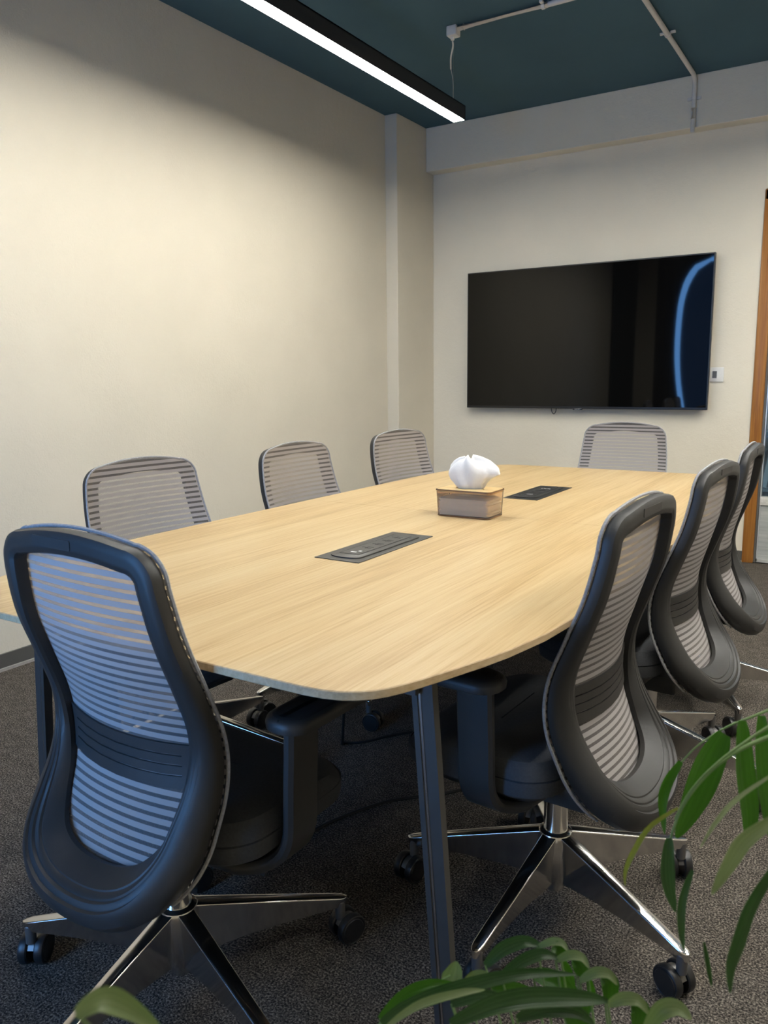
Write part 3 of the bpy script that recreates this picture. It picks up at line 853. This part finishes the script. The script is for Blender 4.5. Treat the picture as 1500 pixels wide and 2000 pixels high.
def seat_pan_bm():
    bm = bmesh.new()
    rings = []
    for ins, z in ((.10, .334), (.04, .344), (.03, .368)):
        rings.append([bm.verts.new((x, y, z)) for x, y in rrect(.235-ins, .175-ins, .07, 5, 0, .09)])
    loft(bm, rings)
    return bm
def mechanism_bm():
    bm = bmesh.new()
    box(bm, -.075, .075, -.10, .14, .285, .338, bev=.012)
    box(bm, -.055, .055, -.195, -.10, .312, .336, bev=.008)
    tube(bm, [(.07, .03, .320), (.17, .03, .312), (.20, .035, .305)], .006, 6)
    return bm
def arm_bm(s):
    bm = bmesh.new(); path = [(.06, .346), (.12, .338), (.175, .328)]
    for k in range(1, 9):
        a = PI/2*k/8; path.append((.175+.092*math.sin(a), .423-.095*math.cos(a)))
    path += [(.270, .50), (.273, .55), (.275, .602)]
    P = [Vector(q) for q in path]; rings = []
    for i, q in enumerate(P):
        T = (P[min(i+1, len(P)-1)]-P[max(i-1, 0)]).normalized(); nrm = Vector((-T.y, T.x))
        f = sstep(.12, .25, q.x)
        y0, y1 = -.035+.053*f, .060+.034*f
        hw = .0115
        rg = []
        for (u, y) in ((-1, y0+.006), (-.4, y0), (.4, y0), (1, y0+.006), (1, y1-.006), (.4, y1), (-.4, y1), (-1, y1-.006)):
            w = q+nrm*hw*u
            rg.append(bm.verts.new((s*w.x, y, w.y)))
        rings.append(rg)
    loft(bm, rings)
    return bm
def pad_bm(s):
    bm = bmesh.new(); rings = []
    for ins, z in ((.008, .598), (.001, .602), (0, .612), (.002, .619), (.007, .6235), (.014, .625)):
        rg = []
        for x, y in rrect(.046-ins, .125-ins, .040, 6, 0, .125):
            rg.append(bm.verts.new((s*(.268+x), y, z)))
        rings.append(rg)
    loft(bm, rings)
    return bm
def pad_top_bm(s):
    bm = bmesh.new(); rings = []
    for ins, z in ((.010, .6246), (.012, .6262), (.016, .6270)):
        rings.append([bm.verts.new((s*(.268+x), y, z)) for x, y in rrect(.046-ins, .125-ins, .036, 6, 0, .125)])
    loft(bm, rings)
    return bm
def leg_bm():
    bm = bmesh.new(); rings = []
    for r, w, zt, h in ((.020, .034, .190, .115), (.06, .033, .1795, .100), (.12, .031, .1635, .078), (.20, .028, .142, .054), (.28, .0255, .1205, .034), (.325, .024, .1085, .024), (.336, .021, .1055, .021), (.342, .014, .104, .018), (.3445, .006, .103, .016)):
        c = min(.003, w*.3); hw = w/2
        rings.append([bm.verts.new((r, y, z)) for y, z in ((-hw+c, zt), (hw-c, zt), (hw-c*.3, zt-c*.3), (hw, zt-c), (hw-.001, zt-c*2.6), (hw*.62, zt-h), (-hw*.62, zt-h), (-hw+.001, zt-c*2.6), (-hw, zt-c), (-hw+c*.3, zt-c*.3))])
    loft(bm, rings)
    return bm
def caster_bm():
    bm = bmesh.new()
    lathe(bm, [(.0105, .056), (.0105, .094), (.0095, .0955)], 14)
    rings = []
    for k in range(9):      # hood over the wheels
        a = math.radians(20+140*k/8); rr_ = .026
        rings.append([bm.verts.new((-.016-rr_*math.cos(a)*f, y, .032+rr_*math.sin(a)*f)) for y, f in ((-.006, .80), (.006, .80), (.0065, 1.0), (-.0065, 1.0))])
    loft(bm, rings)
    tube(bm, [(-.016, -.024, .032), (-.016, .024, .032)], .006, 8)
    return bm
def wheel_bm():
    bm = bmesh.new()
    lathe(bm, [(.010, -.010), (.029, -.010), (.0315, -.0075), (.032, -.002), (.032, .004), (.0305, .0075), (.0285, .0085), (.0275, .0075), (.0255, .0075), (.024, .0095), (.006, .0105)], 26, axis='y')
    return bm
def tag_panel_bm():
    bm = bmesh.new(); zc = .9255
    P = []
    for x, z in rrect(.052, .0085, .0035, 3, 0, zc): P.append((x-.026, z))
    for d in (0,):
        rings = [[bm.verts.new((x, back_y(x, z)-.0292, z)) for x, z in P], [bm.verts.new((x, back_y(x, z)-.0312, z)) for x, z in P]]
        loft(bm, rings)
    return bm
def hub_bm():
    bm = bmesh.new()
    lathe(bm, [(.018, .046), (.022, .050), (.022, .072), (.036, .076), (.040, .09), (.040, .176), (.036, .188), (.029, .192)], 24)
    return bm
def column_bm():
    bm = bmesh.new()
    lathe(bm, [(.0265, .188), (.0265, .272), (.025, .274), (.015, .275), (.015, .292)], 20)
    return bm

CH = {}
for nm, bmk, mt in (('seat', seat_bm(), SEAT), ('seat_pan', seat_pan_bm(), PLASTIC), ('tilt_mechanism', mechanism_bm(), PLASTIC), ('back_frame', back_frame_bm(), PLASTIC),
                    ('lumbar_support', lumbar_bm(), PLASTIC2), ('mesh_edging', piping_bm(), PIPING), ('maker_plate', tag_panel_bm(), PLASTIC2),
                    ('base_leg', leg_bm(), CHROME), ('caster', caster_bm(), STEM), ('caster_wheel', wheel_bm(), CASTER), ('base_hub', hub_bm(), CHROME), ('gas_column', column_bm(), CHROME)):
    me = mesh_of(nm, bmk, True, 32 if nm != 'base_leg' else 50); me.materials.append(mt); CH[nm] = me
for s in (-1, 1):
    for nm, fn, mt in (('arm_post', arm_bm, PLASTIC), ('arm_pad', pad_bm, PLASTIC), ('pad_cushion', pad_top_bm, PADTOP)):
        me = mesh_of(nm, fn(s), True, 40); me.materials.append(mt); CH[nm, s] = me
CH['back_mesh'] = back_mesh_me(); CH['back_mesh'].materials.append(FABRIC)

def office_chair(label, x, y, rot, base, casters, plate=True):
    t = empty('office_chair', label, 'chair', (x, y, 0), math.radians(rot), 'office chairs around the table')
    link_mesh('seat', CH['seat'], None, t); link_mesh('seat_pan', CH['seat_pan'], None, t)
    link_mesh('tilt_mechanism', CH['tilt_mechanism'], None, t); link_mesh('gas_column', CH['gas_column'], None, t)
    fr = link_mesh('back_frame', CH['back_frame'], None, t)
    tag(link_mesh('back_mesh', CH['back_mesh'], None, t), 'grey striped see-through mesh')
    tag(link_mesh('mesh_edging', CH['mesh_edging'], None, fr), 'pale grey edging cord')
    link_mesh('maker_plate', CH['maker_plate'], None, fr)
    link_mesh('lumbar_support', CH['lumbar_support'], None, t)
    for s in (-1, 1):
        a = link_mesh('armrest', CH['arm_post', s], None, t)
        link_mesh('arm_pad', CH['arm_pad', s], None, a)
        link_mesh('pad_cushion', CH['pad_cushion', s], None, a)
    tag(link_mesh('base_hub', CH['base_hub'], None, t), 'polished metal hub')
    for k in range(5):
        a = math.radians(base-rot+72*k)
        tag(link_mesh('base_leg', CH['base_leg'], None, t, rot=(0, 0, a)), 'polished metal leg')
        c = link_mesh('caster', CH['caster'], None, t, (.330*math.cos(a), .330*math.sin(a), 0), (0, 0, math.radians(casters[k]-rot)))
        link_mesh('caster_wheel', CH['caster_wheel'], None, c, (-.016, .0175, .032))
        link_mesh('caster_wheel', CH['caster_wheel'], None, c, (-.016, -.0175, .032), (0, 0, PI))
    return t
office_chair('blue-lit grey mesh office chair at the near end of the table', 1.940, -4.421, -2.1, 56, (250, 75, 300, 40, 130))
office_chair('nearest office chair on the door side, beside the slanted table leg and palm leaves', 2.469, -3.804, 87, 48, (300, 95, 80, 250, 330))
office_chair('middle office chair of the three on the door side of the table', 2.486, -3.075, 86, 66, (130, 60, 210, 320, 100))
office_chair('farthest office chair on the door side, in front of the orange door frame', 2.482, -2.425, 90, 20, (160, 40, 250, 110, 310))
office_chair('office chair nearest to the viewer along the bare left wall', 1.275, -3.748, -95, 18, (200, 90, 60, 280, 330))
office_chair('middle office chair of the three along the bare left wall', 1.335, -3.063, -90, 38, (20, 100, 240, 254, 190))
office_chair('office chair along the left wall beside the pilaster corner', 1.325, -2.320, -95, 30, (90, 10, 160, 220, 300))
office_chair('office chair below the wall screen at the far end of the table', 1.937, -1.5565, 182, 10, (45, 130, 200, 270, 340))
# ------------------------------------------------------------------ potted palm (world coordinates in metres)
LEAVES=[
([(2.897,-4.513,0.802),(2.888,-4.540,0.778),(2.880,-4.567,0.749),(2.870,-4.595,0.717)],0.0307,1),
([(2.857,-4.522,0.764),(2.848,-4.539,0.745),(2.846,-4.552,0.726),(2.852,-4.562,0.698)],0.0110,1),
([(2.913,-4.512,0.820),(2.920,-4.528,0.776),(2.929,-4.542,0.735),(2.931,-4.558,0.711)],0.0221,1),
([(2.930,-4.500,0.825),(2.936,-4.516,0.786),(2.944,-4.531,0.745),(2.951,-4.545,0.714)],0.0179,1),
([(2.963,-4.678,0.852),(2.938,-4.712,0.837),(2.926,-4.738,0.825),(2.919,-4.761,0.813)],0.0037,2),
([(2.975,-4.764,0.860),(2.954,-4.792,0.848),(2.946,-4.811,0.836),(2.939,-4.830,0.822)],0.0109,2),
([(2.976,-4.748,0.819),(2.959,-4.771,0.786),(2.953,-4.786,0.761),(2.950,-4.797,0.746),(2.952,-4.804,0.731)],0.0099,0),
([(2.864,-4.599,0.717),(2.865,-4.607,0.692),(2.869,-4.613,0.671),(2.877,-4.616,0.650)],0.0144,0),
([(2.899,-4.669,0.734),(2.894,-4.681,0.708),(2.896,-4.689,0.686),(2.900,-4.694,0.670)],0.0074,0),
([(2.880,-4.648,0.779),(2.859,-4.665,0.762),(2.848,-4.677,0.739),(2.843,-4.683,0.721),(2.844,-4.685,0.708)],0.0048,3),
([(2.916,-4.693,0.684),(2.921,-4.694,0.662),(2.925,-4.695,0.645)],0.0045,0),
([(2.717,-4.716,0.592),(2.730,-4.705,0.608),(2.749,-4.692,0.616),(2.764,-4.683,0.611)],0.0134,0),
([(2.760,-4.686,0.610),(2.773,-4.682,0.619),(2.784,-4.681,0.621),(2.791,-4.683,0.616)],0.0077,2),
([(2.776,-4.684,0.617),(2.782,-4.685,0.615),(2.787,-4.687,0.607)],0.0153,1),
([(2.739,-4.726,0.597),(2.755,-4.713,0.611),(2.771,-4.701,0.617),(2.786,-4.693,0.613)],0.0121,0),
([(2.783,-4.695,0.611),(2.795,-4.692,0.620),(2.807,-4.690,0.621),(2.815,-4.692,0.614)],0.0090,2),
([(2.800,-4.692,0.619),(2.807,-4.693,0.613),(2.810,-4.697,0.605)],0.0169,1),
([(2.661,-4.825,0.584),(2.680,-4.805,0.596),(2.718,-4.773,0.609),(2.764,-4.736,0.617),(2.806,-4.704,0.612)],0.0136,0),
([(2.810,-4.703,0.606),(2.822,-4.699,0.617),(2.835,-4.697,0.620),(2.844,-4.698,0.613)],0.0097,2),
([(2.830,-4.698,0.617),(2.837,-4.699,0.611),(2.838,-4.705,0.595)],0.0174,1),
([(2.650,-4.810,0.572),(2.665,-4.790,0.589),(2.685,-4.768,0.594),(2.711,-4.745,0.586)],0.0119,1),
([(2.676,-4.837,0.598),(2.696,-4.813,0.611),(2.725,-4.787,0.617),(2.741,-4.769,0.614)],0.0075,2),
([(2.732,-4.822,0.615),(2.759,-4.794,0.625),(2.787,-4.768,0.626),(2.824,-4.737,0.619),(2.842,-4.718,0.610)],0.0175,0),
([(2.842,-4.719,0.607),(2.853,-4.716,0.616),(2.867,-4.713,0.618),(2.877,-4.714,0.609)],0.0112,2),
([(2.863,-4.714,0.615),(2.869,-4.715,0.609),(2.868,-4.723,0.596)],0.0185,1),
([(2.758,-4.692,0.584),(2.781,-4.680,0.575),(2.799,-4.671,0.562)],0.0186,1),
([(2.685,-4.740,0.573),(2.690,-4.735,0.584),(2.692,-4.731,0.597)],0.0196,2),
([(2.701,-4.730,0.574),(2.710,-4.723,0.581),(2.719,-4.717,0.586)],0.0124,2),
([(2.879,-4.731,0.609),(2.890,-4.728,0.630),(2.903,-4.726,0.637),(2.915,-4.728,0.633)],0.0151,2),
([(2.803,-4.731,0.605),(2.814,-4.727,0.591),(2.823,-4.726,0.572)],0.0248,1),
([(2.728,-4.725,0.577),(2.745,-4.714,0.575),(2.767,-4.701,0.572)],0.0153,1),
([(2.814,-4.689,0.600),(2.818,-4.690,0.584),(2.817,-4.694,0.567)],0.0080,1),
([(2.784,-4.683,0.606),(2.792,-4.681,0.592),(2.798,-4.681,0.576)],0.0071,1),
([(2.693,-5.157,0.863),(2.698,-5.145,0.865),(2.705,-5.135,0.856),(2.716,-5.123,0.838)],0.0122,2),
([(2.775,-4.774,0.603),(2.794,-4.760,0.611),(2.818,-4.745,0.609),(2.835,-4.737,0.597)],0.0139,0),
([(2.699,-4.756,0.570),(2.719,-4.742,0.578),(2.745,-4.726,0.575)],0.0131,0),
]
RACHIS=[
([(2.953,-4.522,0.822),(2.919,-4.547,0.805),(2.893,-4.568,0.782),(2.874,-4.586,0.750),(2.865,-4.598,0.715),(2.864,-4.605,0.685)],0.0023),
([(2.940,-4.436,0.814),(2.917,-4.453,0.803),(2.892,-4.471,0.791),(2.867,-4.491,0.771),(2.850,-4.506,0.748)],0.0017),
([(2.954,-4.541,0.844),(2.929,-4.560,0.825),(2.902,-4.583,0.801),(2.882,-4.600,0.774),(2.871,-4.613,0.747)],0.0018),
([(2.626,-4.812,0.522),(2.640,-4.794,0.549),(2.661,-4.772,0.571),(2.692,-4.744,0.590)],0.0020),
]
LEAFM = [leaf_mat('leaf_dark_green', (0.012, 0.042, 0.010), (0.055, 0.105, 0.040), (0.02, 0.10, 0.01)), leaf_mat('leaf_bright_green', (0.016, 0.070, 0.004), (0.035, 0.115, 0.008), (0.06, 0.24, 0.006)),
         leaf_mat('leaf_pale_green', (0.150, 0.200, 0.085), (0.23, 0.29, 0.14), (0.12, 0.22, 0.05)), leaf_mat('leaf_yellow_green', (0.16, 0.20, 0.03), (0.24, 0.26, 0.05), (0.2, 0.28, 0.03))]
STALK = mat('green_palm_stalk', (0.13, 0.22, 0.07), 0.5, noise=.2, nscale=40)
pm = empty('potted_palm', 'potted palm with arching green leaves in front of the nearest door-side chair', 'plant', (2.99, -4.86, 0))
OFS = Vector((2.99, -4.86, 0))
bm = bmesh.new(); lathe(bm, [(.095, 0), (.11, .01), (.14, .27), (.148, .275), (.148, .30), (.136, .30), (.130, .255), (.02, .25)], 28)
obj('pot', bm, mat('white_glazed_pot', (0.62, 0.61, 0.58), 0.3, noise=.03), pm)
bm = bmesh.new(); lathe(bm, [(.128, .245), (.128, .262), (.06, .270), (.01, .272)], 20)
obj('soil', bm, mat('dark_soil', (0.03, 0.02, 0.012), 0.95, noise=.4, nscale=90, bump=.6, bscale=120), pm)
def leaf_bm(pts, w, seed):
    bm = bmesh.new(); uv = bm.loops.layers.uv.new('UVMap'); P = smooth_path(pts, 15); rows = []
    rnd = random.Random(seed)
    tilt = Vector((.42+rnd.uniform(-.15, .15), -.62, .66))
    n = len(P)
    for i, q in enumerate(P):
        t = i/(n-1); T = (P[min(i+1, n-1)]-P[max(i-1, 0)]).normalized()
        s = T.cross(tilt).normalized(); nn = s.cross(T).normalized()
        h = w/2*(math.sin(PI*min(1, .10+t*.90))**.75 if t < .96 else .10+.2*(1-t))
        rows.append([bm.verts.new(q+s*h*f+nn*h*.28*abs(f)) for f in (-1, -.55, 0, .55, 1)])
    for a, c in zip(rows, rows[1:]):
        for k in range(4):
            f = bm.faces.new((a[k], a[k+1], c[k+1], c[k])); i_ = rows.index(a)
            for lp, q in zip(f.loops, ((k/4, i_/14), ((k+1)/4, i_/14), ((k+1)/4, (i_+1)/14), (k/4, (i_+1)/14))): lp[uv].uv = q
    return bm
for k, (pts, w_, tint) in enumerate(LEAVES):
    o = obj('leaflet', leaf_bm([Vector(q)-OFS for q in pts], w_, k), LEAFM[tint], pm)
    if tint == 2: o['label'] = 'pale green leaflet'
    if tint == 3: o['label'] = 'thin yellowing leaflet'
for pts, r in RACHIS:
    bm = bmesh.new(); P = smooth_path([Vector(q)-OFS for q in pts], 20)
    tube(bm, P, [max(.0009, r*(1-.6*i/19)) for i in range(20)], 7)
    obj('frond_stalk', bm, STALK, pm)
def stem(pts, r0=.004, r1=.0022):
    bm = bmesh.new(); P = smooth_path(pts, 18)
    tube(bm, [Vector(q)-OFS for q in P], [r0+(r1-r0)*i/17 for i in range(18)], 7)
    obj('stem', bm, STALK, pm)
R0 = Vector(RACHIS[0][0][0]); R1_ = Vector(RACHIS[1][0][0]); R2_ = Vector(RACHIS[2][0][0]); R3_ = Vector(RACHIS[3][0][0])
stem([(3.02, -4.86, .26), (3.06, -4.74, .50), (3.05, -4.58, .74), R0])
stem([(3.03, -4.84, .26), (3.09, -4.66, .55), (3.05, -4.48, .78), R1_])
stem([(3.01, -4.88, .26), (3.05, -4.78, .52), (3.03, -4.62, .75), R2_])
stem([(2.95, -4.87, .26), (2.84, -4.86, .38), (2.72, -4.83, .46), R3_])
def base_of(i): return Vector(LEAVES[i][0][0])
def first(px): return min(LEAVES, key=lambda l: (Vector(l[0][0])-Vector(px)).length)[0][0]
for k in (4, 5, 6):
    stem([(2.98+.02*(k-5), -4.87, .26), (3.02, -4.86, .55), base_of(k)], .003, .0012)
for pts, w_, tint in LEAVES[11:]:
    a = Vector(pts[0])
    near = a.y < -5.0
    mid = (2.84, -5.02, .60) if near else ((2.95+a.x)/2, (-4.86+a.y)/2, .26+(a.z-.26)*.40)
    stem([(2.95, -4.86, .26), mid, a], .0026, .0009)
